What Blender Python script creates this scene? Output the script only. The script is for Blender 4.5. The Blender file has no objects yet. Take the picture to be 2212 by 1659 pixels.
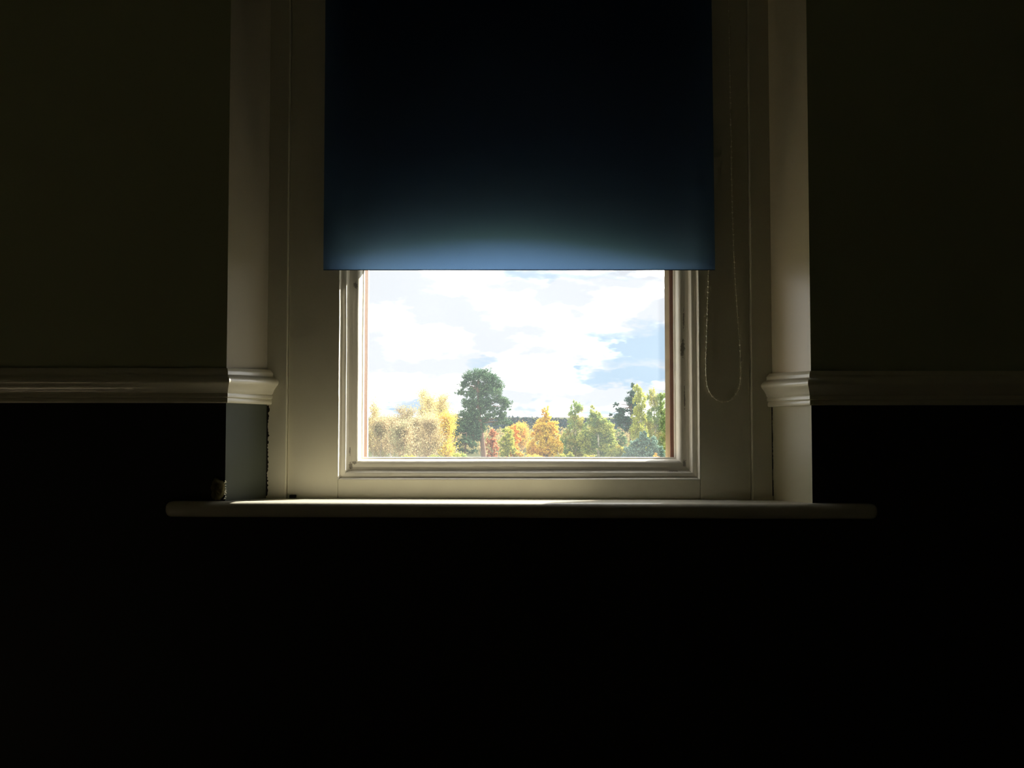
import bpy, math, random
import numpy as np
from mathutils import Vector

# ------------------------------------------------------------------ camera, sky, sun, exposure
sc = bpy.context.scene
F, CX, CY = 1800.0, 1106.0, 829.5          # focal length in pixels of a 2212 x 1659 frame
EYE = Vector((0.0, -1.57, 1.10))
PITCH = math.radians(2.03)
cam_d = bpy.data.cameras.new('camera')
cam_d.sensor_width = 36.0
cam_d.lens = F / 2212.0 * 36.0
cam_d.clip_start, cam_d.clip_end = 0.05, 6000
cam = bpy.data.objects.new('camera', cam_d)
cam.location = EYE
cam.rotation_euler = (math.radians(90) + PITCH, 0, 0)
sc.collection.objects.link(cam)
sc.camera = cam
sc.view_settings.view_transform = 'Standard'
sc.view_settings.look = 'None'
sc.view_settings.exposure = 0.22
sc.view_settings.gamma = 1.0
sc.view_settings.use_curve_mapping = False
cy = sc.cycles
cy.use_denoising = True
cy.use_adaptive_sampling = True
cy.adaptive_threshold = 0.05
cy.max_bounces = 7
cy.diffuse_bounces = 4
cy.glossy_bounces = 4
cy.transmission_bounces = 8
cy.transparent_max_bounces = 24
cy.caustics_reflective = False
cy.caustics_refractive = False
cy.sample_clamp_indirect = 6.0

def P(px, py, Y):
    """the point at depth Y that stands at pixel (px, py) of the photograph"""
    a, b = (px - CX) / F, -(py - CY) / F
    c, s = math.cos(PITCH), math.sin(PITCH)
    d = Vector((a, c - b * s, s + b * c))
    return EYE + d * ((Y - EYE.y) / d.y)

# --- node helpers
class NT:
    def __init__(self, tree):
        self.t = tree; tree.nodes.clear()
    def n(self, kind, **kw):
        nd = self.t.nodes.new(kind)
        for k, v in kw.items(): setattr(nd, k, v)
        return nd
    def put(self, sock, v):
        if hasattr(v, 'is_output') or isinstance(v, bpy.types.NodeSocket): self.t.links.new(v, sock)
        elif isinstance(v, (tuple, list)) and len(v) == 3 and sock.type == 'RGBA': sock.default_value = (*v, 1)
        else: sock.default_value = v
    def math(self, op, a, b=0.0, c=None, clamp=False):
        nd = self.n('ShaderNodeMath', operation=op, use_clamp=clamp)
        self.put(nd.inputs[0], a); self.put(nd.inputs[1], b)
        if c is not None: self.put(nd.inputs[2], c)
        return nd.outputs[0]
    def smooth(self, v, a, b, lo=0.0, hi=1.0):
        nd = self.n('ShaderNodeMapRange', interpolation_type='SMOOTHSTEP')
        for i, x in enumerate((v, a, b, lo, hi)): self.put(nd.inputs[i], x)
        return nd.outputs[0]
    def mix(self, f, a, b):
        nd = self.n('ShaderNodeMix', data_type='RGBA')
        self.put(nd.inputs['Factor'], f)
        self.put([s for s in nd.inputs if s.name == 'A' and s.type == 'RGBA'][0], a)
        self.put([s for s in nd.inputs if s.name == 'B' and s.type == 'RGBA'][0], b)
        return [s for s in nd.outputs if s.type == 'RGBA'][0]
    def noise(self, vec, scale, detail=4.0, rough=0.55, dist=0.0):
        nd = self.n('ShaderNodeTexNoise')
        if vec is not None: self.put(nd.inputs['Vector'], vec)
        nd.inputs['Scale'].default_value = scale; nd.inputs['Detail'].default_value = detail
        nd.inputs['Roughness'].default_value = rough; nd.inputs['Distortion'].default_value = dist
        return nd.outputs['Fac']
    def comb(self, x, y, z):
        nd = self.n('ShaderNodeCombineXYZ')
        for i, v in enumerate((x, y, z)): self.put(nd.inputs[i], v)
        return nd.outputs[0]
    def sep(self, v):
        nd = self.n('ShaderNodeSeparateXYZ'); self.put(nd.inputs[0], v)
        return nd.outputs

# --- sky: broken bright cloud with pale blue openings
CLOUD_LIT, CLOUD_GREY, BLUE = (7.2, 7.16, 7.05), (0.74, 0.77, 0.82), (0.48, 0.64, 0.80)
world = bpy.data.worlds.new('sky'); sc.world = world; world.use_nodes = True
N = NT(world.node_tree)
tc = N.n('ShaderNodeTexCoord').outputs['Generated']
dx, dy, dz = N.sep(tc)
fy = N.math('MAXIMUM', dy, 0.15)
u, v = N.math('DIVIDE', dx, fy), N.math('DIVIDE', dz, fy)
d3 = N.comb(dx, dy, N.math('MULTIPLY', dz, 2.6))
wob = N.n('ShaderNodeTexNoise'); N.put(wob.inputs['Vector'], d3)
wob.inputs['Scale'].default_value = 24.0; wob.inputs['Detail'].default_value = 3.0; wob.inputs['Roughness'].default_value = 0.62
wc = N.sep(wob.outputs['Color'])
uu = N.math('ADD', u, N.math('MULTIPLY_ADD', wc[0], 0.10, -0.05))
vv = N.math('ADD', v, N.math('MULTIPLY_ADD', wc[1], 0.050, -0.025))
front = N.smooth(dy, 0.6, 0.8)
def openings(specs):
    tot = None
    for (px, py, rx, ry, amount) in specs:      # soft-edged ellipses (pixel centre, radii)
        a = N.math('MULTIPLY_ADD', uu, F / rx, -(px - CX) / rx)
        b = N.math('MULTIPLY_ADD', vv, F / ry, -(893 - py) / ry)
        r2 = N.math('MULTIPLY_ADD', a, a, N.math('MULTIPLY', b, b))
        m = N.math('MULTIPLY_ADD', r2, -0.62 * amount, 1.45 * amount)
        tot = m if tot is None else N.math('MAXIMUM', tot, m)
    nd = N.math('MINIMUM', N.math('MAXIMUM', tot, 0.0), 1.0)
    return N.math('MULTIPLY', nd, front)
blue = openings(((1400, 746, 110, 36, .9), (1350, 812, 100, 18, 1.0), (1150, 586, 140, 15, .6), (1060, 788, 45, 9, .5), (860, 880, 70, 16, .75), (1240, 884, 120, 8, .5)))
grey = openings(((845, 620, 120, 40, .8), (1330, 604, 150, 24, .7), (880, 790, 80, 9, .6), (930, 852, 150, 9, .6), (1230, 850, 120, 14, .5), (1180, 752, 130, 11, .5)))
big = N.noise(d3, 3.2, 3.0, 0.55)                      # the same broken cloud over the rest of the sky
rest = N.math('SUBTRACT', 1.0, front)
blue = N.math('MAXIMUM', blue, N.math('MULTIPLY', N.smooth(big, 0.58, 0.70), rest))
fine = N.noise(d3, 11.0, 4.0, 0.52)
grey = N.math('MAXIMUM', grey, N.smooth(fine, 0.36, 0.58, 0.0, 1.0))
lit = N.math('POWER', N.math('SUBTRACT', 1.0, grey), 2.2)
col = N.mix(lit, CLOUD_GREY, CLOUD_LIT)
col = N.mix(blue, col, BLUE)
bg = N.n('ShaderNodeBackground'); N.put(bg.inputs['Color'], col); bg.inputs['Strength'].default_value = 1.0
N.put(N.n('ShaderNodeOutputWorld').inputs['Surface'], bg.outputs[0])
world.cycles.sampling_method = 'MANUAL'; world.cycles.sample_map_resolution = 1024

# --- sun, to the right of the view and half ahead
az, el = math.radians(55), math.radians(30)
sun_d = bpy.data.lights.new('sun', 'SUN'); sun_d.energy = 15.5; sun_d.angle = math.radians(0.6); sun_d.color = (1.0, 0.95, 0.84)
sun = bpy.data.objects.new('sun', sun_d)
to_sun = Vector((math.sin(az) * math.cos(el), math.cos(az) * math.cos(el), math.sin(el)))
sun.rotation_euler = to_sun.to_track_quat('Z', 'Y').to_euler(); sun.location = (30, 20, 30)
sc.collection.objects.link(sun)

# ------------------------------------------------------------------ materials
MATS = {}
def mat(name, color, rough=0.5, spec=0.5, vary=0.08, scale=12.0, bump=0.0, bscale=60.0, marks=(), mark_col=(0.1, 0.1, 0.09)):
    m = bpy.data.materials.new(name); m.use_nodes = True
    T = NT(m.node_tree)
    pos = T.n('ShaderNodeNewGeometry').outputs['Position']
    f = T.noise(pos, scale, 4.0)
    lo = tuple(c * (1 - vary) for c in color); hi = tuple(min(1, c * (1 + vary)) for c in color)
    c = T.mix(f, lo, hi)
    if marks:
        x, y, z = T.sep(pos)
        nz = T.noise(pos, 330.0, 3.0, 0.7)
        for (mx, mz, rx, rz) in marks:
            a = T.math('DIVIDE', T.math('SUBTRACT', x, mx), rx)
            b = T.math('DIVIDE', T.math('SUBTRACT', z, mz), rz)
            r = T.math('SQRT', T.math('ADD', T.math('MULTIPLY', a, a), T.math('MULTIPLY', b, b)))
            r = T.math('ADD', r, T.math('MULTIPLY_ADD', nz, 2.6, -1.2))
            c = T.mix(T.smooth(r, 1.05, 0.85), c, mark_col)
    b = T.n('ShaderNodeBsdfPrincipled')
    T.put(b.inputs['Base Color'], c); b.inputs['Roughness'].default_value = rough
    b.inputs['Specular IOR Level'].default_value = spec
    if bump:
        bp = T.n('ShaderNodeBump'); bp.inputs['Strength'].default_value = bump; bp.inputs['Distance'].default_value = 0.002
        T.put(bp.inputs['Height'], T.noise(pos, bscale, 5.0)); T.put(b.inputs['Normal'], bp.outputs[0])
    T.put(T.n('ShaderNodeOutputMaterial').inputs['Surface'], b.outputs[0])
    MATS[name] = m
    return m
def pm(px, py, Y, rx, ry):
    p = P(px, py, Y); k = (Y + 1.57) / F
    return (p.x, p.z, rx * k, ry * k)
CREAM = (0.80, 0.76, 0.59)
m_wall = mat('beige wall paint', (0.54, 0.58, 0.36), 0.65, 0.3, 0.05, 4, 0.15, 40)
m_dado = mat('black dado paint', (0.028, 0.028, 0.029), 0.55, 0.3, 0.1, 5, 0.1, 40)
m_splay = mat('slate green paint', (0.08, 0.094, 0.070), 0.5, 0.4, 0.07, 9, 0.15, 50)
m_splay_r = mat('lit splay paint', (0.66, 0.62, 0.42), 0.34, 0.4, 0.06, 9, 0.15, 50)  # lighter copy of the lower splay paint, the right side's light in its colour
m_cream = mat('cream gloss paint', CREAM, 0.38, 0.5, 0.05, 14, 0.25, 30,
              marks=[pm(633, 1079, .104, 5, 2)])
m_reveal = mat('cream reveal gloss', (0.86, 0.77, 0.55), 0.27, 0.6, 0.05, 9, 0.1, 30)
m_reveal_l = mat('shaded cream reveal', (0.58, 0.53, 0.40), 0.55, 0.3, 0.05, 9, 0.1, 30)  # cream reveal darkened on the left, its weaker light put into the colour
m_rail = mat('cream rail gloss', (0.88, 0.83, 0.64), 0.16, 0.8, 0.05, 14, 0.2, 60)
m_mould = mat('worn cream moulding paint', (0.84, 0.80, 0.68), 0.4, 0.5, 0.08, 25, 0.35, 45,
              marks=[pm(1475, 752, .130, 5, 20), pm(768, 616, .130, 5, 7), pm(757, 1006, .130, 4, 9), pm(765, 1000, .130, 5, 4),
                     pm(1478, 1001, .130, 4, 8), pm(1477, 690, .130, 1.6, 22), pm(1479, 860, .130, 1.6, 30), pm(756, 975, .130, 1.5, 9),
                     pm(1455, 1018, .122, 16, 1.2)], mark_col=(0.34, 0.31, 0.25))
m_wood = mat('bare orange wood', (0.11, 0.045, 0.012), 0.6, 0.3, 0.2, 40, 0.3, 80)
m_wood2 = mat('weathered tan wood', (0.86, 0.68, 0.44), 0.6, 0.3, 0.2, 40, 0.3, 80)
m_red = mat('red brown primer', (0.42, 0.20, 0.14), 0.6, 0.3, 0.2, 40)
m_sill = mat('cream sill gloss', (0.70, 0.66, 0.53), 0.24, 0.5, 0.06, 14, 0.2, 40)
m_dark = mat('dark gap', (0.03, 0.028, 0.022), 0.9, 0.1)
m_rubber = mat('black rubber', (0.02, 0.02, 0.022), 0.6, 0.4)
m_plaster = mat('chipped plaster', (0.20, 0.17, 0.08), 0.9, 0.1, 0.25, 80, 0.6, 120)
m_chain = mat('cream plastic chain', (0.92, 0.88, 0.70), 0.35, 0.5)
m_room = mat('room wall paint', (0.40, 0.39, 0.30), 0.7, 0.3)
m_ceil = mat('ceiling paint', (0.80, 0.79, 0.72), 0.8, 0.2)
m_floor = mat('pale floor boards', (0.38, 0.32, 0.23), 0.5, 0.4, 0.2, 6)
m_brick = mat('exterior brick', (0.42, 0.26, 0.17), 0.9, 0.2, 0.2, 30)
m_board = mat('painted board', (0.70, 0.66, 0.55), 0.6, 0.3)

m_panel = mat('dark glow shaping panel', (0.05, 0.045, 0.05), 0.5, 0.3)
def blind_material():
    m = bpy.data.materials.new('navy fabric with added glow'); m.use_nodes = True
    T = NT(m.node_tree)
    pos = T.n('ShaderNodeNewGeometry')
    weave = T.noise(pos.outputs['Position'], 900.0, 2.0)
    face = T.mix(pos.outputs['Backfacing'], (0.012, 0.013, 0.016), (0.35, 0.36, 0.38))
    d = T.n('ShaderNodeBsdfDiffuse'); T.put(d.inputs['Color'], face)
    t = T.n('ShaderNodeBsdfTranslucent'); T.put(t.inputs['Color'], T.mix(weave, (0.25, 0.48, 0.96), (0.31, 0.56, 1.0)))  # blue translucency added so the cloth glows like lens glare
    mx = T.n('ShaderNodeMixShader'); mx.inputs[0].default_value = 0.50
    T.put(mx.inputs[1], d.outputs[0]); T.put(mx.inputs[2], t.outputs[0])
    T.put(T.n('ShaderNodeOutputMaterial').inputs['Surface'], mx.outputs[0])
    return m
m_blind = blind_material()

def glass_material():
    m = bpy.data.materials.new('veiled window glass'); m.use_nodes = True
    T = NT(m.node_tree)
    pos = T.n('ShaderNodeNewGeometry').outputs['Position']
    veil = T.noise(pos, 7.0, 4.0)
    tr = T.n('ShaderNodeBsdfTransparent')
    tl = T.n('ShaderNodeBsdfTranslucent'); tl.inputs['Color'].default_value = (0.80, 0.91, 1.0, 1)  # pale translucent layer puts veiling glare into the pane
    gl = T.n('ShaderNodeBsdfGlossy'); gl.inputs['Roughness'].default_value = 0.02
    a = T.n('ShaderNodeMixShader'); T.put(a.inputs[0], T.smooth(veil, 0.3, 0.75, 0.020, 0.027))
    T.put(a.inputs[1], tr.outputs[0]); T.put(a.inputs[2], tl.outputs[0])
    b = T.n('ShaderNodeMixShader'); b.inputs[0].default_value = 0.03
    T.put(b.inputs[1], a.outputs[0]); T.put(b.inputs[2], gl.outputs[0])
    T.put(T.n('ShaderNodeOutputMaterial').inputs['Surface'], b.outputs[0])
    return m
m_glass = glass_material()

def leaf_material(name, c1, c2, c3=None, trans=0.45):
    m = bpy.data.materials.new(name); m.use_nodes = True
    T = NT(m.node_tree)
    g = T.n('ShaderNodeNewGeometry')
    c1, c2 = tuple(min(0.9, 1.4 * q) for q in c1), tuple(min(0.9, 1.4 * q) for q in c2)
    if c3 is not None: c3 = tuple(min(0.9, 1.4 * q) for q in c3)
    c = T.mix(g.outputs['Random Per Island'], c1, c2)
    if c3 is not None:
        c = T.mix(T.smooth(T.noise(g.outputs['Position'], 0.42, 3.0), 0.46, 0.60), c, c3)
    d = T.n('ShaderNodeBsdfDiffuse'); T.put(d.inputs['Color'], c)
    t = T.n('ShaderNodeBsdfTranslucent'); T.put(t.inputs['Color'], c)
    mx = T.n('ShaderNodeMixShader'); mx.inputs[0].default_value = trans
    T.put(mx.inputs[1], d.outputs[0]); T.put(mx.inputs[2], t.outputs[0])
    T.put(T.n('ShaderNodeOutputMaterial').inputs['Surface'], mx.outputs[0])
    return m

# ------------------------------------------------------------------ object helpers
COL = sc.collection
def tag(o, label=None, cat=None, group=None, kind=None):
    if label: o['label'] = label
    if cat: o['category'] = cat
    if group: o['group'] = group
    if kind: o['kind'] = kind
    return o
def empty(name, loc=(0, 0, 0)):
    o = bpy.data.objects.new(name, None); o.location = loc; o.empty_display_size = 0.1
    COL.objects.link(o); return o
def link(name, me, parent=None):
    o = bpy.data.objects.new(name, me); COL.objects.link(o)
    if parent is not None:
        o.parent = parent; o.matrix_parent_inverse.identity()
        o.location = -parent.location                       # mesh data stays in world coordinates
    return o
def mesh(name, verts, faces, mats, parent=None, fm=None, smooth=False):
    me = bpy.data.meshes.new(name)
    me.from_pydata([tuple(v) for v in verts], [], faces)
    for m in (mats if isinstance(mats, (list, tuple)) else [mats]): me.materials.append(m)
    if fm is not None: me.polygons.foreach_set('material_index', fm)
    if smooth: me.polygons.foreach_set('use_smooth', [True] * len(me.polygons))
    me.update()
    return link(name, me, parent)
class MB:
    def __init__(self): self.v, self.f, self.m = [], [], []
    def box(self, x0, x1, y0, y1, z0, z1, mi=0):
        b = len(self.v)
        self.v += [(x, y, z) for z in (z0, z1) for y in (y0, y1) for x in (x0, x1)]
        for q in ((0, 2, 3, 1), (4, 5, 7, 6), (0, 1, 5, 4), (2, 6, 7, 3), (0, 4, 6, 2), (1, 3, 7, 5)):
            self.f.append(tuple(b + i for i in q)); self.m.append(mi)
    def sections(self, secs, closed=True, mi=0, caps=True):
        """skin over a list of equal rings"""
        b, n = len(self.v), len(secs[0])
        for s in secs: self.v += [tuple(p) for p in s]
        for i in range(len(secs) - 1):
            for j in range(n if closed else n - 1):
                k = (j + 1) % n
                self.f.append((b + i * n + j, b + i * n + k, b + (i + 1) * n + k, b + (i + 1) * n + j)); self.m.append(mi)
        if caps:
            self.f.append(tuple(b + j for j in reversed(range(n)))); self.m.append(mi)
            e = b + (len(secs) - 1) * n
            self.f.append(tuple(e + j for j in range(n))); self.m.append(mi)
    def build(self, name, mats, parent=None, smooth=False):
        return fix(mesh(name, self.v, self.f, mats, parent, self.m, smooth))
def fix(o):
    import bmesh
    bm = bmesh.new(); bm.from_mesh(o.data)
    bmesh.ops.recalc_face_normals(bm, faces=bm.faces[:]); bm.to_mesh(o.data); bm.free()
    return o
def bevel(o, w, seg=2, angle=40):
    b = o.modifiers.new('edge', 'BEVEL'); b.width = w; b.segments = seg; b.limit_method = 'ANGLE'; b.angle_limit = math.radians(angle)
    return o
def autosmooth(o, deg=35):
    me = o.data
    me.polygons.foreach_set('use_smooth', [True] * len(me.polygons))
    me.set_sharp_from_angle(angle=math.radians(deg))
    return o
rng = random.Random(7)

# ------------------------------------------------------------------ the window wall
YB, YP, YG, YOUT = 0.095, 0.105, 0.155, 0.24       # frame face, casement face, glass, outer face of the wall
XFL, XFR = P(489, 835, 0).x, P(1752, 835, 0).x     # front corners of the splays
XBL, XBR = P(577, 835, YB).x, P(1668, 835, YB).x   # back corners
ZS = P(1106, 1083, 0).z                            # top of the sill
ZRL, ZRR = P(489, 870.5, 0).z, P(1752, 875.5, 0).z # underside of the dado rails
ZHEAD, ZC = 2.25, 2.75
RX0, RX1, RY0 = -2.3, 2.3, -3.3
XEL, XER = -0.40, 0.43                           # outer brick reveals
w = MB()
def pier(xw, xf, xb, xe, zr, flip):
    # plan outline, inside face first
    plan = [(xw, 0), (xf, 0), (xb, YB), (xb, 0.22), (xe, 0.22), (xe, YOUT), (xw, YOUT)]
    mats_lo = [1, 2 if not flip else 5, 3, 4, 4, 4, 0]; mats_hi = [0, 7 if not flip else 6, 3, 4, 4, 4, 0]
    zs = [0, ZS - 0.029, zr, ZHEAD, ZC]
    for i in range(4):
        b = len(w.v); n = len(plan)
        w.v += [(x, y, zs[i]) for x, y in plan] + [(x, y, zs[i + 1]) for x, y in plan]
        for j in range(n):
            k = (j + 1) % n
            w.f.append((b + j, b + k, b + n + k, b + n + j)); w.m.append((mats_lo if i < 2 else mats_hi)[j])
pier(RX0, XFL, XBL, XEL, ZRL, False); pier(RX1, XFR, XBR, XER, ZRR, True)
w.box(XFL - .0005, XFR + .0005, 0, YOUT, ZHEAD, ZC, 0)
w.box(XFL - .0005, XFR + .0005, 0, YOUT, 0, ZS - 0.029, 1)
wall = w.build('wall_back', [m_wall, m_dado, m_splay, m_cream, m_brick, m_splay_r, m_reveal, m_reveal_l])
tag(wall, 'dark beige wall with black lower half and splayed window opening', 'wall', kind='structure')
def shell(name, label, cat, *b, m):
    q = MB(); q.box(*b); tag(q.build(name, m), label, cat, kind='structure')
shell('floor', 'pale boarded floor of the unlit room', 'floor', RX0, RX1, RY0, YOUT, -0.1, 0, m=m_floor)
shell('ceiling', 'pale plain ceiling of the unlit room', 'ceiling', RX0, RX1, RY0, YOUT, ZC, ZC + .1, m=m_ceil)
shell('wall_left', 'dim beige side wall left of the window', 'wall', RX0 - .1, RX0, RY0, YOUT, 0, ZC, m=m_room)
shell('wall_right', 'dim beige side wall right of the window', 'wall', RX1, RX1 + .1, RY0, YOUT, 0, ZC, m=m_room)
shell('wall_front', 'dim beige wall facing the window', 'wall', RX0, RX1, RY0 - .1, RY0, 0, ZC, m=m_room)

# ------------------------------------------------------------------ dado rails, mitred round the corners into the splays
# outline of the rail: (distance off the wall, height as a share from the underside)
RAIL = [(0.000, 0.00), (0.0070, 0.00), (0.0085, 0.03), (0.0085, 0.11), (0.0070, 0.15), (0.0095, 0.17), (0.0100, 0.24), (0.0085, 0.28), (0.0105, 0.31), (0.0115, 0.36),
        (0.0130, 0.42), (0.0160, 0.50), (0.0190, 0.56), (0.0205, 0.62), (0.0200, 0.67), (0.0175, 0.72), (0.0145, 0.76), (0.0110, 0.79), (0.0100, 0.82),
        (0.0105, 0.88), (0.0080, 0.94), (0.0050, 1.00), (0.000, 1.00)]
def rail(name, x_far, xf, xb, z0f, z1f, z0b, z1b, label):
    s = 1 if xb > xf else -1
    t1 = Vector((s, 0)); t2 = Vector((xb - xf, YB)).normalized()
    n1 = Vector((0, -1)); n2 = Vector((t2.y * s, -t2.x * s))
    if n2.y > 0: n2 = -n2
    mit = (n1 + n2) / (1 + n1.dot(n2))
    endx = 1.0 / abs(n2.x)
    r = MB(); secs = []
    def ring(base, dirv, z0, z1): return [(base.x + dirv.x * p, base.y + dirv.y * p, z0 + (z1 - z0) * h) for p, h in RAIL]
    k = 10
    for i in range(k):
        secs.append(ring(Vector((x_far + (xf - x_far) * i / k, 0)), n1, z0f, z1f))
    secs.append(ring(Vector((xf, 0)), mit, z0f, z1f))
    secs.append(ring(Vector((xb, YB)), Vector((s * endx, 0)), z0b, z1b))
    r.sections(secs, True)
    o = autosmooth(r.build(name, m_rail), 40)
    return tag(o, label, 'rail', kind='structure')
zz = lambda px, py, Y: P(px, py, Y).z
rail('trim_1', RX0, XFL, XBL, ZRL, zz(489, 795.5, 0), zz(577, 874, YB), zz(577, 798.5, YB),
     'cream gloss dado rail on the wall left of the window, returning into the opening')
rail('trim_2', RX1, XFR, XBR, ZRR, zz(1752, 801.5, 0), zz(1668, 879, YB), zz(1668, 807, YB),
     'cream gloss dado rail on the wall right of the window, returning into the opening')

# ------------------------------------------------------------------ sill board with rounded nosing and ends
def sill():
    xl, xr = P(351, 1100, -0.02).x, P(1902, 1106, -0.02).x
    th = 0.0285; yf, R = -0.022, 0.014
    prof = []                                           # nosing outline (y, z) from the back underside round to the back top
    prof += [(0.0, -th), (yf + R * .8, -th)]
    for i in range(9):
        a = -math.pi / 2 + math.pi * i / 8
        prof.append((yf + R * .8 - math.cos(a) * R * .8, -th / 2 + math.sin(a) * th / 2))
    prof += [(0.0, 0.0)]
    r = MB(); secs = []
    n = 24
    xs = [xl + R * (1 - math.cos(math.pi / 2 * i / 5)) for i in range(6)]
    sh = [math.sin(math.pi / 2 * i / 5) for i in range(6)]
    stations = list(zip(xs, sh)) + [(xl + (xr - xl) * i / n, 1.0) for i in range(1, n)] + [(xl + xr - a, b) for a, b in reversed(list(zip(xs, sh)))]
    for x, k in stations:
        k = max(k, 0.12)
        tilt = -0.0045 * (x - xl) / (xr - xl) + 0.001
        secs.append([(x, y * k, ZS + tilt + (z + th / 2) * (0.12 + 0.88 * k) - th / 2) for y, z in prof])
    r.sections(secs, True)
    # the part of the board that runs back into the opening
    b = len(r.v)
    top = [(XFL, 0), (XFR, 0), (XBR, YB), (XBR, YP), (XBL, YP), (XBL, YB)]
    zt = lambda x: ZS - 0.0045 * (x - xl) / (xr - xl) + 0.001
    r.v += [(x, y, zt(x) - 0.0002 - 0.045 * max(0, y)) for x, y in top] + [(x, y, ZS - th) for x, y in top]
    m_ = len(top)
    r.f.append(tuple(b + i for i in range(m_))); r.m.append(0)
    r.f.append(tuple(b + m_ + i for i in reversed(range(m_)))); r.m.append(0)
    for j in range(m_):
        k = (j + 1) % m_
        r.f.append((b + j, b + m_ + j, b + m_ + k, b + k)); r.m.append(0)
    o = autosmooth(r.build('window_sill', m_sill), 50)
    tag(o, 'long cream painted windowsill board with rounded front edge', 'windowsill', kind='structure')
sill()

# ------------------------------------------------------------------ the window
win = empty('window_1', (0, YP, ZS))
tag(win, 'old cream painted window with stepped mouldings and a pane with added haze', 'window', kind='structure')
XSL, XSR = P(622, 835, YP).x, P(1621, 835, YP).x       # inner edges of the proud outer frame
XL, XR = P(731, 835, YP).x, P(1511, 835, YP).x         # inner edges of the casement face
ZB = P(1106, 1036, YP).z                               # top of the casement's bottom rail
ZTOP = P(1106, 522, YG).z                              # top of the glass, behind the blind
for x0, x1 in ((XBL - .001, XSL), (XSR, XBR + .001)):
    q = MB(); q.box(x0, x1, YB, 0.21, ZS - .009, ZHEAD); bevel(q.build('frame_strip', m_cream, win), 0.0015)
q = MB(); q.box(XSL, XSR, YB, 0.21, ZHEAD - .05, ZHEAD); bevel(q.build('frame_head', m_cream, win), 0.0015)
for x0, x1 in ((XSL + .0006, XL), (XR, XSR - .0006)):
    q = MB(); q.box(x0, x1, YP, 0.185, ZS - .009, ZHEAD - .05); bevel(q.build('stile', m_cream, win), 0.0008)
q = MB(); q.box(XL + .0003, XR - .0003, YP, 0.185, ZS - .009, ZB); bevel(q.build('bottom_rail', m_cream, win), 0.0008)
q = MB(); secs = []
for i in range(25):
    t = i / 24; x = XL + .0003 + (XR - XL - .0006) * t
    za = P(1106, 579, .185).z + (ZTOP - P(1106, 579, .185).z) * max(0, 1 - abs((t - .45) / .45) ** 1.3)
    secs.append([(x, .136, za), (x, 0.185, za), (x, 0.185, ZHEAD - .05), (x, .136, ZHEAD - .05)])
q.sections(secs, True); q.build('glow_shaping_panel', m_panel, win)  # unseen arched panel, added to shape the glow on the blind

MO = [(0.0, 0.000), (0.7, 0.2), (2.2, 6.5), (3.0, 9.8), (5.0, 11.0), (8.0, 10.3), (11.0, 10.5), (13.0, 12.0), (14.0, 19.0), (16.5, 24.0), (20.0, 25.0), (23.0, 27.0),
      (27.0, 26.6), (31.0, 26.6), (34.5, 29.0), (37.0, 34.0), (38.2, 39.0), (39.0, 44.0), (41.5, 46.0), (42.0, 50.0), (42.0, 56.0), (0.0, 56.0)]
MO = [(a / 1000, b / 1000) for a, b in MO]
def moulding(side):
    r = MB(); secs = []; n = 60
    jit = [[rng.gauss(0, 0.00007) for _ in MO] for _ in range(n + 1)]
    amp = [rng.gauss(0, 1) for _ in range(6)]
    for i in range(n + 1):
        t = i / n; ring = []
        for j, (l, d) in enumerate(MO):
            e = jit[i][j] + 0.00025 * sum(a * math.sin(3 * (k + 1) * t + j * .3 + k) for k, a in enumerate(amp)) / 3
            if i in (0, n) or j in (0, len(MO) - 1, len(MO) - 2): e = 0
            if side == 'bottom': ring.append((XL + l + (XR - XL - 2 * l) * t, YP + d + e, ZB + l + e))
            elif side == 'left': ring.append((XL + l + e, YP + d + e, ZB + l + (ZTOP + .02 - ZB - l) * t))
            else: ring.append((XR - l + e, YP + d + e, ZB + l + (ZTOP + .02 - ZB - l) * t))
        secs.append(ring)
    r.sections(secs, True)
    autosmooth(r.build('moulding', m_mould, win), 38)
for s in ('left', 'bottom', 'right'): moulding(s)
g = MB(); g.box(XL + .0425, XR - .0425, YG, YG + .003, ZB + .04, ZTOP)
g.build('pane', m_glass, win)
# outer sash edges beyond the glass, bare wood
XOL, XOR = P(796, 800, .191).x, P(1437, 800, .167).x
def wood(name, x0, x1, y0, y1, z0, z1, m): q = MB(); q.box(x0, x1, y0, y1, z0, z1); bevel(q.build(name, m, win), 0.0015)
ZW0, ZW1 = ZB + .02, ZTOP + .02
def sash(plan, m):
    q = MB(); q.sections([[(x, y, z) for x, y in plan] for z in (ZW0, ZW1)], True); q.build('sash_edge', m, win)
X = lambda px, Y: P(px, 800, Y).x
sash([(XL + .02, .1592), (X(782, .1592), .1592), (X(784, .163), .163), (XL + .02, .163)], m_red)
sash([(XL + .02, .1634), (X(784.5, .1634), .1634), (X(793.5, .189), .189), (XL + .02, .189)], m_wood)
sash([(XL + .02, .1893), (X(794, .1893), .1893), (X(796.5, .195), .195), (XL + .02, .195)], m_board)
sash([(XR - .02, .1592), (X(1447, .1592), .1592), (X(1446, .1608), .1608), (XR - .02, .1608)], m_red)
sash([(XR - .02, .1612), (X(1446, .1612), .1612), (X(1436.5, .1665), .1665), (XR - .02, .1665)], m_wood2)
wood('sash_bottom', XOL + .001, XOR - .001, .159, .191, ZS - .009, P(1106, 991, .191).z, m_wood2)

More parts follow.
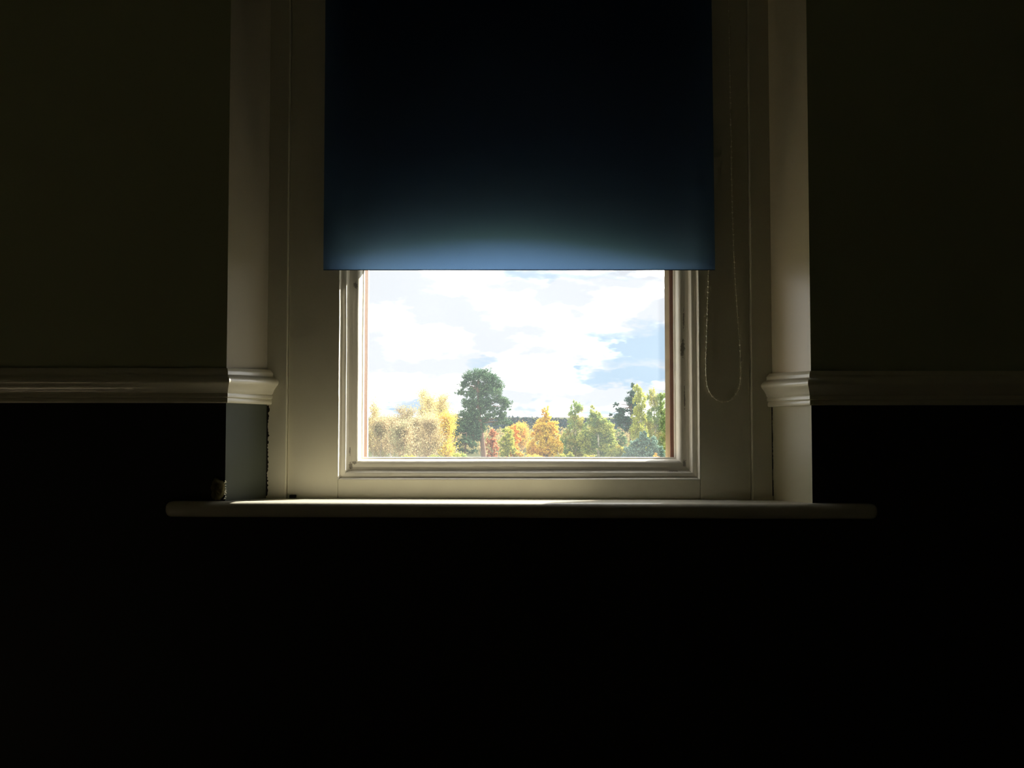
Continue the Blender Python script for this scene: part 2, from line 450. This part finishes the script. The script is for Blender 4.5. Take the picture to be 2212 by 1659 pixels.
# ragged cracks where the frame meets the splays below the rails
def crack(x_of, y, z0, z1, wid, seed, n=60):
    r_ = random.Random(seed); v, f = [], []
    for i in range(n + 1):
        z = z0 + (z1 - z0) * i / n
        e = wid * (0.45 + 0.95 * r_.random() ** 2 + .3 * math.sin(i * .35))
        v += [(x_of - wid * .6, y - .0004, z), (x_of + e - wid * .3, y - .0004, z), (x_of + e - wid * .3, y + .0005, z), (x_of - wid * .6, y + .0005, z)]
        if i:
            b = 4 * i
            for a, c in ((0, 1), (1, 2), (2, 3), (3, 0)): f.append((b - 4 + a, b - 4 + c, b + c, b + a))
    fix(mesh('crack', v, f, m_dark, win))
crack(P(577, 970, YB).x, YB, ZS + .001, zz(577, 876, YB), 0.0035, 3)
crack(P(1668.5, 970, YB).x, YB, ZS + .001, zz(1668, 880, YB), 0.0016, 5)

# ------------------------------------------------------------------ roller blind with its chain
YBL = 0.0935
ZBB = P(1106, 584, YBL).z
bxl, bxr = P(698.5, 582, YBL).x, P(1545, 582, YBL).x
bxl_t, bxr_t = P(703, 0, YBL).x, P(1537, 0, YBL).x
zt0 = P(1106, 0, YBL).z
rb = empty('roller_blind', (0, YBL, ZBB))
tag(rb, 'dark navy roller blind drawn halfway down over the window', 'blind')
v, f = [], []; nx, nz = 40, 60; ZR = ZHEAD - 0.08
for j in range(nz + 1):
    z = ZBB + .0012 + (ZR - ZBB) * j / nz
    k = (z - ZBB) / (zt0 - ZBB)
    xa = bxl + (bxl_t - bxl) * min(k, 1.2); xb_ = bxr + (bxr_t - bxr) * min(k, 1.2)
    for i in range(nx + 1):
        t = i / nx
        v.append((xa + (xb_ - xa) * t, YBL + 0.0008 * math.sin(7 * t + 2 * k) * (1 - .5 * k), z))
for j in range(nz):
    for i in range(nx):
        a = j * (nx + 1) + i
        f.append((a, a + 1, a + nx + 2, a + nx + 1))
mesh('fabric', v, f, m_blind, rb, smooth=True)
q = MB(); q.box(bxl, bxr, YBL - .0010, YBL + .0010, ZBB, ZBB + .0016)
m_hem = mat('navy hem', (0.05, 0.075, 0.11), 0.6, 0.3)
bevel(q.build('hem_bar', m_hem, rb), 0.001)
r = MB(); r.sections([[(x, YBL + .014 + .016 * math.cos(a * math.pi / 8), ZR + .016 * math.sin(a * math.pi / 8)) for a in range(16)] for x in (bxl_t - .01, bxr_t + .01)], True)
r.build('roller_tube', m_hem, rb, True)
for x in (bxl_t - .018, bxr_t + .012):
    q = MB(); q.box(x, x + .006, YBL - .012, YP, ZR - .03, ZR + .025); q.build('bracket', m_board, rb)

def tube(points, radius, sides=6):
    r = MB(); secs = []
    for i, p in enumerate(points):
        t = (points[min(i + 1, len(points) - 1)] - points[max(i - 1, 0)]).normalized()
        a = t.cross(Vector((0, 1, 0.01))).normalized(); b = t.cross(a)
        secs.append([p + (a * math.cos(k * 2 * math.pi / sides) + b * math.sin(k * 2 * math.pi / sides)) * radius for k in range(sides)])
    r.sections(secs, True); return r
YCH = 0.1005
keys = [(1537, -30), (1537, 60), (1537, 160), (1537, 300), (1535, 450), (1531, 590), (1529, 660), (1527, 720), (1525.5, 770), (1525.5, 805), (1528, 832), (1535, 850),
        (1546, 862), (1562, 868), (1578, 864), (1590, 851), (1598, 832), (1600.5, 810), (1600.5, 780), (1598, 740), (1594.5, 690), (1590.5, 630), (1587, 570), (1584, 500),
        (1582, 430), (1580, 330), (1578, 200), (1576, 80), (1574, -30)]
kp = [P(x, y, YCH) for x, y in keys]
dense = []
for i in range(len(kp) - 1):
    p0, p1, p2, p3 = kp[max(i - 1, 0)], kp[i], kp[i + 1], kp[min(i + 2, len(kp) - 1)]
    for s in range(8):
        t = s / 8
        dense.append(0.5 * (2 * p1 + (p2 - p0) * t + (2 * p0 - 5 * p1 + 4 * p2 - p3) * t * t + (3 * p1 - p0 - 3 * p2 + p3) * t ** 3))
dense.append(kp[-1])
chain = tube(dense, 0.0010).build('pull_chain', m_chain, rb, True)
chain['label'] = 'cream beaded pull chain hanging in a loop'
bb = MB(); acc = 0.0; pitch_ = 0.0112
for i in range(1, len(dense)):
    a, b = dense[i - 1], dense[i]; L = (b - a).length; s = pitch_ - acc
    while s <= L:
        c = a + (b - a) * (s / L); R = 0.0022
        rings = []
        for k in range(5):
            th = math.pi * (k + .25) / 4.5
            rings.append([c + Vector((R * math.sin(th) * math.cos(q_ * math.pi / 3), R * math.sin(th) * math.sin(q_ * math.pi / 3), R * math.cos(th))) for q_ in range(6)])
        bb.sections(rings, True); s += pitch_
    acc = (L - (s - pitch_)) if s > pitch_ else acc + L
bo = bb.build('beads', m_chain, chain, True)
bo.location = (0, 0, 0)
bo['kind'] = 'stuff'

# ------------------------------------------------------------------ small things on and by the sill
p = P(633, 1078, YP - .004)
q = MB(); q.box(p.x - .0062, p.x + .0062, YP - .010, YP - .0006, ZS - .0035, ZS + .0025)
tag(bevel(q.build('rubber_stop', m_rubber), 0.001), 'small black rubber stop on the sill against the window frame', 'stop')
def plaster():
    c = P(472, 1058, 0); k = 1.57 / F; r_ = random.Random(11)
    v, f = [], []; n, rings = 28, 6
    out = [1 + .18 * math.sin(3 * a * 2 * math.pi / n + 1) * .6 + r_.uniform(-.1, .1) for a in range(n)]
    for i in range(rings + 1):
        t = i / rings
        for a in range(n):
            an = 2 * math.pi * a / n
            x = min(c.x + math.cos(an) * 17 * k * t * out[a], XFL - .0003)
            z = max(c.z + math.sin(an) * 25 * k * t * out[a], ZS + .0015)
            v.append((x, -0.0005 - 0.011 * math.sqrt(max(0, 1 - t * t)) * (1 + r_.uniform(-.15, .15)), z))
    for i in range(rings):
        for a in range(n):
            b = (a + 1) % n
            f.append((i * n + a, i * n + b, (i + 1) * n + b, (i + 1) * n + a))
    root = fix(mesh('plaster_lump', v, f, m_plaster, None, smooth=True))
    tag(root, 'crumbling lump of bare plaster at the wall corner above the sill', 'plaster')
    for i in range(9):
        z = ZS + .004 + i * .0042; x = XFL + .0004 + r_.uniform(-.001, .0015)
        s = r_.uniform(.0012, .003)
        vv_ = [(x - s, -.002, z), (x + s * r_.uniform(.3, 1), .0005 + r_.uniform(0, .003), z + s * r_.uniform(-1, 1)), (x, -.0015, z + 1.6 * s), (x - s * .4, -.004, z + s * .4)]
        mesh('plaster_flake', vv_, [(0, 1, 2), (0, 3, 1), (1, 3, 2), (0, 2, 3)], m_chain, root)
plaster()

# ------------------------------------------------------------------ outdoors
rs = np.random.RandomState(5)
GZ = -8.0
def ground_z(Y): return GZ - 7.0 * min(1, max(0, (Y - 220) / 300.0))
m_grass = mat('rough autumn grass', (0.06, 0.065, 0.025), 0.9, 0.1, 0.3, 0.2)
v, f = [], []; ys = [0.5, 30, 80, 150, 220, 300, 400, 520, 800, 1400, 3500]
for Y in ys:
    for X in (-1.2, -.5, 0, .5, 1.2): v.append((X * (Y + 60), Y, ground_z(Y)))
for i in range(len(ys) - 1):
    for j in range(4):
        a = i * 5 + j; f.append((a, a + 1, a + 6, a + 5))
tag(mesh('ground', v, f, m_grass), 'rough autumn grassland far below the window', 'ground', kind='structure')

def quads(name, centers, size, m, parent=None, flat=0.0, droop=0.0):
    n = len(centers)
    nrm = rs.normal(size=(n, 3)); nrm[:, 2] += flat * np.sign(nrm[:, 2]) ; nrm /= np.linalg.norm(nrm, axis=1)[:, None]
    t = np.cross(nrm, rs.normal(size=(n, 3))); t /= np.linalg.norm(t, axis=1)[:, None]
    if droop:
        t = t + np.array([0, 0, -droop]); t -= nrm * np.sum(t * nrm, axis=1)[:, None]; t /= np.linalg.norm(t, axis=1)[:, None]
    b = np.cross(nrm, t)
    s = size * rs.uniform(.6, 1.3, n)[:, None]
    asp = 0.6
    vv_ = np.empty((n, 4, 3)); vv_[:, 0] = centers - t * s; vv_[:, 1] = centers + b * s * asp; vv_[:, 2] = centers + t * s; vv_[:, 3] = centers - b * s * asp
    me = bpy.data.meshes.new(name)
    me.vertices.add(4 * n); me.vertices.foreach_set('co', vv_.reshape(-1).astype(np.float32))
    me.loops.add(4 * n); me.loops.foreach_set('vertex_index', np.arange(4 * n, dtype=np.int32))
    me.polygons.add(n); me.polygons.foreach_set('loop_start', np.arange(0, 4 * n, 4, dtype=np.int32))
    me.materials.append(m); me.update(calc_edges=True); me.validate()
    return link(name, me, parent)
def blob(c, r, n, shell_=0.45, tall=1.0):
    k = max(4, n // 26)                                # twig-end clumps first, then the leaves round them
    d = rs.normal(size=(k, 3)); d /= np.linalg.norm(d, axis=1)[:, None]
    cc = d * (1 - shell_ * rs.rand(k) ** 1.3)[:, None] * (1 + rs.normal(0, .08, k))[:, None] * np.array(r)
    s = np.array((.17, .17, .15 * tall)) * (min(r) + .35 * max(r)) * .8
    off = rs.normal(size=(n, 3)) * s
    return np.array(c) + cc[rs.randint(0, k, n)] + off
class Wood:
    def __init__(self): self.v, self.f = [], []
    def limb(self, pts, r0, r1, sides=5):
        b0 = len(self.v)
        for i, p in enumerate(pts):
            p = Vector(p); t = (Vector(pts[min(i + 1, len(pts) - 1)]) - Vector(pts[max(i - 1, 0)])).normalized()
            a = t.cross(Vector((.3, 1, .2))).normalized(); b = t.cross(a); rr = r0 + (r1 - r0) * i / (len(pts) - 1)
            self.v += [tuple(p + (a * math.cos(k * 2 * math.pi / sides) + b * math.sin(k * 2 * math.pi / sides)) * rr) for k in range(sides)]
        for i in range(len(pts) - 1):
            for k in range(sides):
                q = (k + 1) % sides
                self.f.append((b0 + i * sides + k, b0 + i * sides + q, b0 + (i + 1) * sides + q, b0 + (i + 1) * sides + k))
    def build(self, name, m, parent): return mesh(name, self.v, self.f, m, parent, smooth=True)
def bend(a, b, sag=0.0, n=4, wob=0.08):
    a, b = Vector(a), Vector(b); L = (b - a).length; out = []
    for i in range(n + 1):
        t = i / n; e = Vector(rs.normal(size=3)) * L * wob * math.sin(math.pi * t) * .6
        out.append(a + (b - a) * t + e + Vector((0, 0, sag * L * math.sin(math.pi * t))))
    return out
DENS, LEAF = 2.6, 0.62
def ppm(Y): return (Y + 1.57) / F
m_bark = mat('brown bark', (0.16, 0.11, 0.08), 0.9, 0.1, 0.3, 3)
m_pinebark = mat('orange pine bark', (0.22, 0.14, 0.10), 0.9, 0.1, 0.3, 2)
m_birch = mat('pale birch bark', (0.50, 0.45, 0.36), 0.8, 0.1, 0.3, 3)
m_twig = mat('tan twigs', (0.42, 0.31, 0.18), 0.9, 0.1, 0.3, 3)
L_pine = leaf_material('pine needles', (0.06, 0.115, 0.065), (0.13, 0.19, 0.09), (0.08, 0.14, 0.08), .2)
L_dark = leaf_material('dark pine needles', (0.03, 0.07, 0.055), (0.065, 0.12, 0.08), None, .15)
L_spruce = leaf_material('blue green needles', (0.10, 0.17, 0.13), (0.20, 0.28, 0.20), None, .2)
L_gold = leaf_material('golden leaves', (0.54, 0.41, 0.06), (0.64, 0.52, 0.11), (0.54, 0.34, 0.06))
L_ygreen = leaf_material('yellow green leaves', (0.26, 0.30, 0.08), (0.42, 0.41, 0.11), (0.19, 0.26, 0.09))
L_birch = leaf_material('green birch leaves', (0.16, 0.25, 0.08), (0.29, 0.35, 0.11), (0.37, 0.34, 0.09))
L_lime = leaf_material('lime yellow leaves', (0.28, 0.33, 0.07), (0.46, 0.43, 0.10), (0.34, 0.36, 0.09))
L_red = leaf_material('red leaves', (0.34, 0.11, 0.06), (0.44, 0.23, 0.11))
L_orange = leaf_material('orange leaves', (0.55, 0.22, 0.06), (0.60, 0.36, 0.07), (0.46, 0.40, 0.07))
L_tan = leaf_material('tan withered leaves', (0.33, 0.26, 0.15), (0.42, 0.35, 0.20), (0.28, 0.27, 0.15))
L_pale = leaf_material('pale yellow leaves', (0.50, 0.42, 0.18), (0.58, 0.51, 0.25))
L_holly = leaf_material('dark holly leaves', (0.07, 0.12, 0.06), (0.15, 0.20, 0.08))
L_shrub = leaf_material('olive shrub leaves', (0.16, 0.20, 0.06), (0.30, 0.31, 0.08), (0.40, 0.34, 0.06))

def tree(name, label, cat, Y, trunk, blobs, leaf, bark, size, dens, tr=0.28, group=None, depth=1.0, droop=0.0, shell_=0.45, branches=True, leaves_name='crown', flat=0.0):
    """trunk: pixel points from the foot up; blobs: pixel ellipses (cx, cy, rx, ry) that make up the crown"""
    k = ppm(Y)
    foot = P(trunk[0][0], trunk[0][1], Y); foot.z = ground_z(Y)
    root = empty(name, foot); tag(root, label, cat, group)
    tp = [foot] + [P(x, y, Y) for x, y in trunk[1:]]
    wd = Wood(); wd.limb(tp, tr, tr * .25, 8)
    pts = []
    for (cx, cy_, rx, ry) in blobs:
        Yo = Y + rs.uniform(-1, 1) * rx * k * depth * .5
        c = P(cx, cy_, Yo)
        r = (rx * k, max(rx, ry) * k * .8 * depth, ry * k)
        n = int(DENS * dens * rx * ry)
        pts.append(blob(c, r, n, shell_, 1 + droop))
        if branches:
            best = min(tp[1:], key=lambda q_: abs(q_.z - (c.z - ry * k * 1.2)) + .4 * (q_ - c).length)
            wd.limb(bend(best, c, .06), tr * .32, tr * .06, 4)
            for _ in range(3):
                e = c + Vector((rs.uniform(-.8, .8) * r[0], rs.uniform(-.8, .8) * r[1], rs.uniform(-.3, .8) * r[2]))
                wd.limb(bend(c, e, .03, 2), tr * .08, tr * .02, 3)
    wd.build('trunk', bark, root)
    quads(leaves_name, np.concatenate(pts), size * LEAF, leaf, root, flat, droop)
    return root
def crown(top, base, cx, widths, n_rows, r=9, lean=0):
    n_rows = int(n_rows * 1.3)
    """a pile of ellipses filling a crown outline; widths = half widths from top to base"""
    out = []
    for i in range(n_rows):
        t = (i + .5) / n_rows; y = top + (base - top) * t
        wv = np.interp(t, np.linspace(0, 1, len(widths)), widths)
        m = max(1, int(round(wv / r)))
        for j in range(m):
            x = cx + lean * t + ((j + .5) / m * 2 - 1) * max(0, wv - r * .6) + rs.uniform(-4, 4)
            s = rs.uniform(.65, 1.35)
            out.append((x, y + rs.uniform(-3, 3), min(wv + 1, r * s), min(wv + 2, r * .8 * s)))
    return out

# the big pine in the middle
pine = [(a, b, c * .95, d * 1.25) for a, b, c, d in [(1038, 809, 26, 11), (1014, 817, 19, 10), (1060, 817, 20, 10), (1003, 830, 14, 8), (1074, 834, 17, 9), (1052, 836, 22, 9), (1029, 828, 14, 7), (997, 848, 14, 6), (1016, 852, 16, 7),
        (1062, 846, 24, 8), (1040, 852, 16, 7), (1078, 862, 20, 8), (1092, 872, 15, 8), (1008, 872, 14, 8), (1030, 868, 22, 9), (1056, 866, 14, 7), (1090, 882, 13, 4), (1018, 884, 18, 8),
        (1042, 886, 18, 7), (1062, 882, 16, 6), (1008, 898, 22, 9), (1060, 897, 14, 6), (1080, 894, 18, 6), (1000, 914, 20, 9), (1024, 912, 20, 9), (1084, 904, 16, 5), (990, 930, 17, 8),
        (1012, 932, 22, 10), (1036, 926, 18, 10), (1030, 944, 18, 8), (1008, 948, 16, 7), (1100, 914, 18, 4), (1072, 914, 14, 4), (1022, 842, 12, 7), (1046, 872, 14, 8), (1026, 898, 16, 8), (1046, 908, 12, 7)]]
tree('scots_pine', 'tall dark green pine with a bare leaning trunk and umbrella crown', 'tree', 140,
     [(1048, 1010), (1045, 985), (1042, 950), (1037, 915), (1034, 880), (1033, 845), (1034, 812)], pine, L_pine, m_pinebark, .22, 2.9, .55, depth=.9, shell_=.9, flat=.3)
tree('small_pine', 'low green pine with spreading boughs beside the tall pine trunk', 'tree', 136,
     [(1003, 1010), (1003, 985), (1006, 960), (1008, 935)], [(1003, 952, 16, 8), (984, 962, 15, 6), (972, 966, 9, 4), (1018, 960, 14, 7), (998, 972, 14, 5), (980, 938, 12, 6), (1022, 974, 10, 5)],
     L_pine, m_bark, .24, 2.4, .3, flat=.8, shell_=.8)
# small coloured trees right of the pine trunk
tree('red_maple', 'small red leaved tree beside the tall pine trunk', 'tree', 150, [(1062, 1010), (1062, 985), (1063, 950)],
     crown(926, 988, 1064, [8, 15, 18, 20, 18], 6, 8), L_red, m_bark, .22, 1.2, .18)
tree('orange_tree', 'orange topped tree with lime green lower leaves', 'tree', 156, [(1112, 1010), (1111, 985), (1110, 945)],
     crown(916, 990, 1108, [9, 20, 22, 24, 26], 6, 10), L_orange, m_bark, .24, 1.8, .2)
tree('lime_tree', 'small lime yellow tree in front of the orange one', 'tree', 146, [(1098, 1010), (1098, 985), (1098, 955)],
     crown(930, 990, 1097, [8, 16, 19, 20], 5, 9), L_lime, m_bark, .24, 2.0, .2)
tree('golden_tree', 'broad golden yellow tree with a thin tuft on top', 'tree', 144, [(1182, 1010), (1181, 985), (1180, 940), (1178, 900)],
     [(1174, 884, 6, 6), (1184, 884, 5, 6), (1178, 893, 8, 6)] + crown(896, 990, 1178, [10, 24, 32, 36, 44, 46, 46], 9, 10), L_gold, m_bark, .25, 1.9, .3)
tree('green_birch', 'tall green birch with a pale yellow tip beyond the golden tree', 'tree', 152, [(1243, 1010), (1243, 985), (1243, 930), (1241, 885)],
     [(1240, 872, 6, 6), (1252, 879, 7, 5)] + crown(876, 990, 1244, [9, 17, 22, 34, 38, 36, 34], 11, 9), L_birch, m_birch, .22, 2.1, .25, droop=1.0)
tree('yellow_birch', 'wide lime yellow tree with an orange shoulder right of the green birch', 'tree', 147, [(1294, 1010), (1294, 985), (1292, 940), (1284, 905)],
     [(1279, 884, 6, 7), (1284, 892, 9, 6)] + crown(893, 962, 1290, [12, 30, 40, 44, 46], 7, 10) + crown(955, 990, 1294, [44, 44], 3, 11), L_ygreen, m_birch, .24, 1.9, .28)
# the group at the right edge of the pane
tree('dark_pine', 'dark blue green pine with a ragged spire behind the weeping birches', 'tree', 158, [(1362, 1010), (1362, 985), (1362, 930), (1364, 880), (1367, 835)],
     [(1367, 836, 5, 8), (1364, 850, 9, 9), (1361, 864, 12, 9), (1368, 874, 13, 9), (1330, 874, 7, 5), (1336, 884, 10, 6), (1348, 888, 14, 8), (1366, 890, 16, 9), (1340, 899, 16, 9), (1358, 908, 18, 10),
      (1340, 914, 12, 8), (1362, 926, 16, 9), (1318, 896, 4, 5)], L_dark, m_bark, .26, 2.6, .3, shell_=.8, flat=.5)
tree('weeping_birch', 'slender weeping birch with yellow tip against the dark pine', 'tree', 142, [(1381, 1010), (1381, 985), (1380, 920), (1377, 850)],
     [(1375, 838, 7, 7), (1382, 845, 7, 6)] + crown(845, 990, 1382, [10, 15, 17, 18, 22, 26, 26], 12, 8), L_lime, m_birch, .22, 2.2, .2, droop=1.4)
tree('weeping_birch', 'wider weeping birch cut off by the right edge of the pane', 'tree', 145, [(1417, 1010), (1417, 985), (1416, 920), (1410, 855)],
     [(1409, 846, 6, 7), (1431, 858, 8, 8), (1402, 858, 7, 6)] + crown(855, 990, 1419, [14, 22, 28, 30, 30, 30], 11, 9), L_birch, m_birch, .22, 2.0, .22, droop=1.4)
tree('blue_spruce', 'pale blue green conifer low at the right edge of the pane', 'tree', 128, [(1392, 1015), (1392, 990), (1392, 960), (1391, 940)],
     [(1391, 937, 6, 6)] + crown(938, 1000, 1392, [8, 22, 36, 46, 54, 56], 8, 10), L_spruce, m_bark, .24, 2.0, .25, flat=.6)
tree('small_orange_bush', 'tiny orange bush low in front of the blue green conifer', 'bush', 120, [(1417, 1015), (1417, 1000)], [(1417, 986, 5, 6), (1414, 992, 6, 5)], L_orange, m_bark, .18, 4, .06)
# shrubs that close the foot of the row
for i, (x, y, rx, lab, lf) in enumerate((
        (1222, 988, 22, 'dark olive bush between the golden tree and the green birch', L_shrub), (1336, 974, 26, 'green bush under the lime yellow tree', L_shrub),
        (1270, 992, 20, 'olive bush at the foot of the green birch', L_shrub), (1150, 990, 20, 'yellow bush at the foot of the golden tree', L_gold),
        (985, 988, 24, 'yellow green bush left of the small pine', L_ygreen), (940, 992, 22, 'olive bush among the bare birches', L_shrub), (880, 994, 24, 'low olive bush near the left of the pane', L_shrub))):
    tree('bush', lab, 'bush', (131, 139, 134, 137, 121, 92, 88)[i], [(x, 1018), (x, y + 8)], [(x - rx * .5, y + 4, rx * .6, 10), (x + rx * .4, y + 3, rx * .6, 11), (x, y, rx * .6, 9), (x - rx * .3, y + 17, rx * .7, 12), (x + rx * .4, y + 20, rx * .7, 13)], lf, m_bark, .2, 2.0, .08)

tree('holly_tree', 'dark green rounded tree between the lime yellow tree and the blue green conifer', 'tree', 172, [(1334, 1010), (1334, 985), (1334, 950)],
     crown(930, 992, 1334, [10, 22, 28, 30, 32], 6, 10), L_holly, m_bark, .22, 1.8, .2)
# bare and thin-leaved birches at the left
def bare(name, label, Y, px, top, spread, leafy, leaf, size=.10, bark=None, seed=0, twigs=90):
    k = ppm(Y); base = P(px, 1012, Y); base.z = ground_z(Y)
    tip = P(px + rs.uniform(-4, 4), top, Y)
    root = empty(name, base); tag(root, label, 'tree', 'thin birches and bare trees at the left of the view')
    wd = Wood(); wd.limb(bend(base, tip, 0, 6, .02), .18, .03, 5)
    tw = Wood(); pts = []
    H = tip.z - base.z
    for i in range(twigs):
        t = rs.uniform(.25, .97); a = base.lerp(tip, t)
        ang = rs.uniform(0, 2 * math.pi); L = spread * k * (1.15 - t) * rs.uniform(.6, 1.3) + .4
        e = a + Vector((math.cos(ang) * L, math.sin(ang) * L, L * rs.uniform(.9, 1.9)))
        if e.z > tip.z: e.z = tip.z - rs.uniform(0, .6)
        tw.limb(bend(a, e, -.05, 3), .045 * (1.1 - t) + .012, .012, 3)
        for _ in range(5):
            s = a.lerp(e, rs.uniform(.3, 1)); g_ = s + Vector((rs.normal() * .35, rs.normal() * .35, rs.uniform(.3, 1.1)))
            tw.limb([s, g_], .022, .010, 3)
            pts.append(np.array(g_) + rs.normal(size=(leafy, 3)) * .30); pts.append(np.array(s.lerp(g_, .5)) + rs.normal(size=(leafy, 3)) * .30)
    wd.build('trunk', bark or m_birch, root); tw.build('twigs', m_twig, root)
    quads('leaves', np.concatenate(pts), size, leaf, root)
specs = [(806, 872, 14, 3, L_pale, 122, 'leftmost thin birch with a pale yellow tuft above the hill line'),
         (822, 912, 26, 4, L_tan, 118, 'tan leafless tree next to the leftmost birch'),
         (845, 908, 26, 4, L_tan, 134, 'brownish bare tree third from the left of the pane'),
         (866, 884, 20, 2, L_tan, 141, 'nearly leafless tree rising above the hill line left of the yellow birches'),
         (884, 890, 18, 2, L_tan, 121, 'bare grey birch just left of the tall yellow tipped birch'),
         (900, 910, 28, 4, L_tan, 115, 'wide tan thicket tree below the yellow tipped birches'),
         (915, 851, 17, 5, L_pale, 132, 'tallest yellow tipped birch among the bare trees'),
         (930, 860, 14, 4, L_pale, 128, 'yellow tipped birch second tallest among the bare trees'),
         (942, 872, 16, 3, L_pale, 148, 'pale birch behind the yellow tipped pair'),
         (955, 859, 12, 5, L_pale, 119, 'narrow birch with a yellow plume nearest the tall pine'),
         (930, 912, 28, 4, L_tan, 105, 'tan bushy tree under the tallest yellow tipped birch'),
         (870, 925, 28, 4, L_tan, 96, 'low brown tree in the middle of the bare thicket'),
         (962, 905, 14, 7, L_gold, 112, 'small golden birch left of the tall pine'),
         (985, 900, 14, 3, L_tan, 150, 'thin tan tree half hidden behind the tall pine'),
         (1128, 925, 18, 6, L_orange, 162, 'rusty tree between the orange and the golden tree')]
for px, top, sp, lf, lm, Y, lab in specs:
    bare('bare_birch', lab, Y, px, top, sp, lf, lm)

# the wooded skyline
m_far = leaf_material('distant wood', (0.02, 0.045, 0.055), (0.045, 0.07, 0.075), (0.07, 0.06, 0.06), .1)
cs = []
for i in range(4200):
    Y = rs.uniform(560, 1000); px = rs.uniform(-500, 2700)
    k = ppm(Y)
    hz = 903 - 5 * math.exp(-((px - 1150) / 90.0) ** 2) - 1.5 * math.sin(px * .02) + 0.004 * (px - 1106)
    top = P(px, hz + rs.uniform(-1.5, 5) + (1000 - Y) * .012, Y)
    rr = rs.uniform(2.2, 4.2)
    h = top.z - ground_z(Y)
    n = 62
    zz_ = rs.rand(n); rad = rr * np.sqrt(1 - zz_ ** 1.6) * rs.uniform(.5, 1, n); an = rs.uniform(0, 2 * math.pi, n)
    cs.append(np.stack([top.x + rad * np.cos(an), Y + rad * np.sin(an), ground_z(Y) + h * (.05 + .95 * zz_)], 1))
o = quads('distant_forest', np.concatenate(cs), .75, m_far)
tag(o, 'blue green wooded ridge along the horizon', 'forest', kind='stuff')

# shrubs and saplings that close the ground behind the row of trees
m_under = leaf_material('olive and tan undergrowth', (0.13, 0.14, 0.06), (0.24, 0.21, 0.10), (0.28, 0.20, 0.10))
cs = []
for i in range(1750):
    Y = rs.uniform(182, 260); px = rs.uniform(-250, 2450)
    top = P(px, rs.uniform(918, 950), Y); h = top.z - ground_z(Y)
    n = 56; z_ = rs.rand(n); rad = rs.uniform(1.6, 3.2) * np.sqrt(np.clip(1 - z_ ** 2, 0, 1)) * rs.uniform(.5, 1, n); an = rs.uniform(0, 2 * math.pi, n)
    cs.append(np.stack([top.x + rad * np.cos(an), Y + rad * np.sin(an), ground_z(Y) + h * (.05 + .95 * z_)], 1))
tag(quads('undergrowth', np.concatenate(cs), .34, m_under), 'olive and tan undergrowth filling the ground behind the trees', 'undergrowth', kind='stuff')
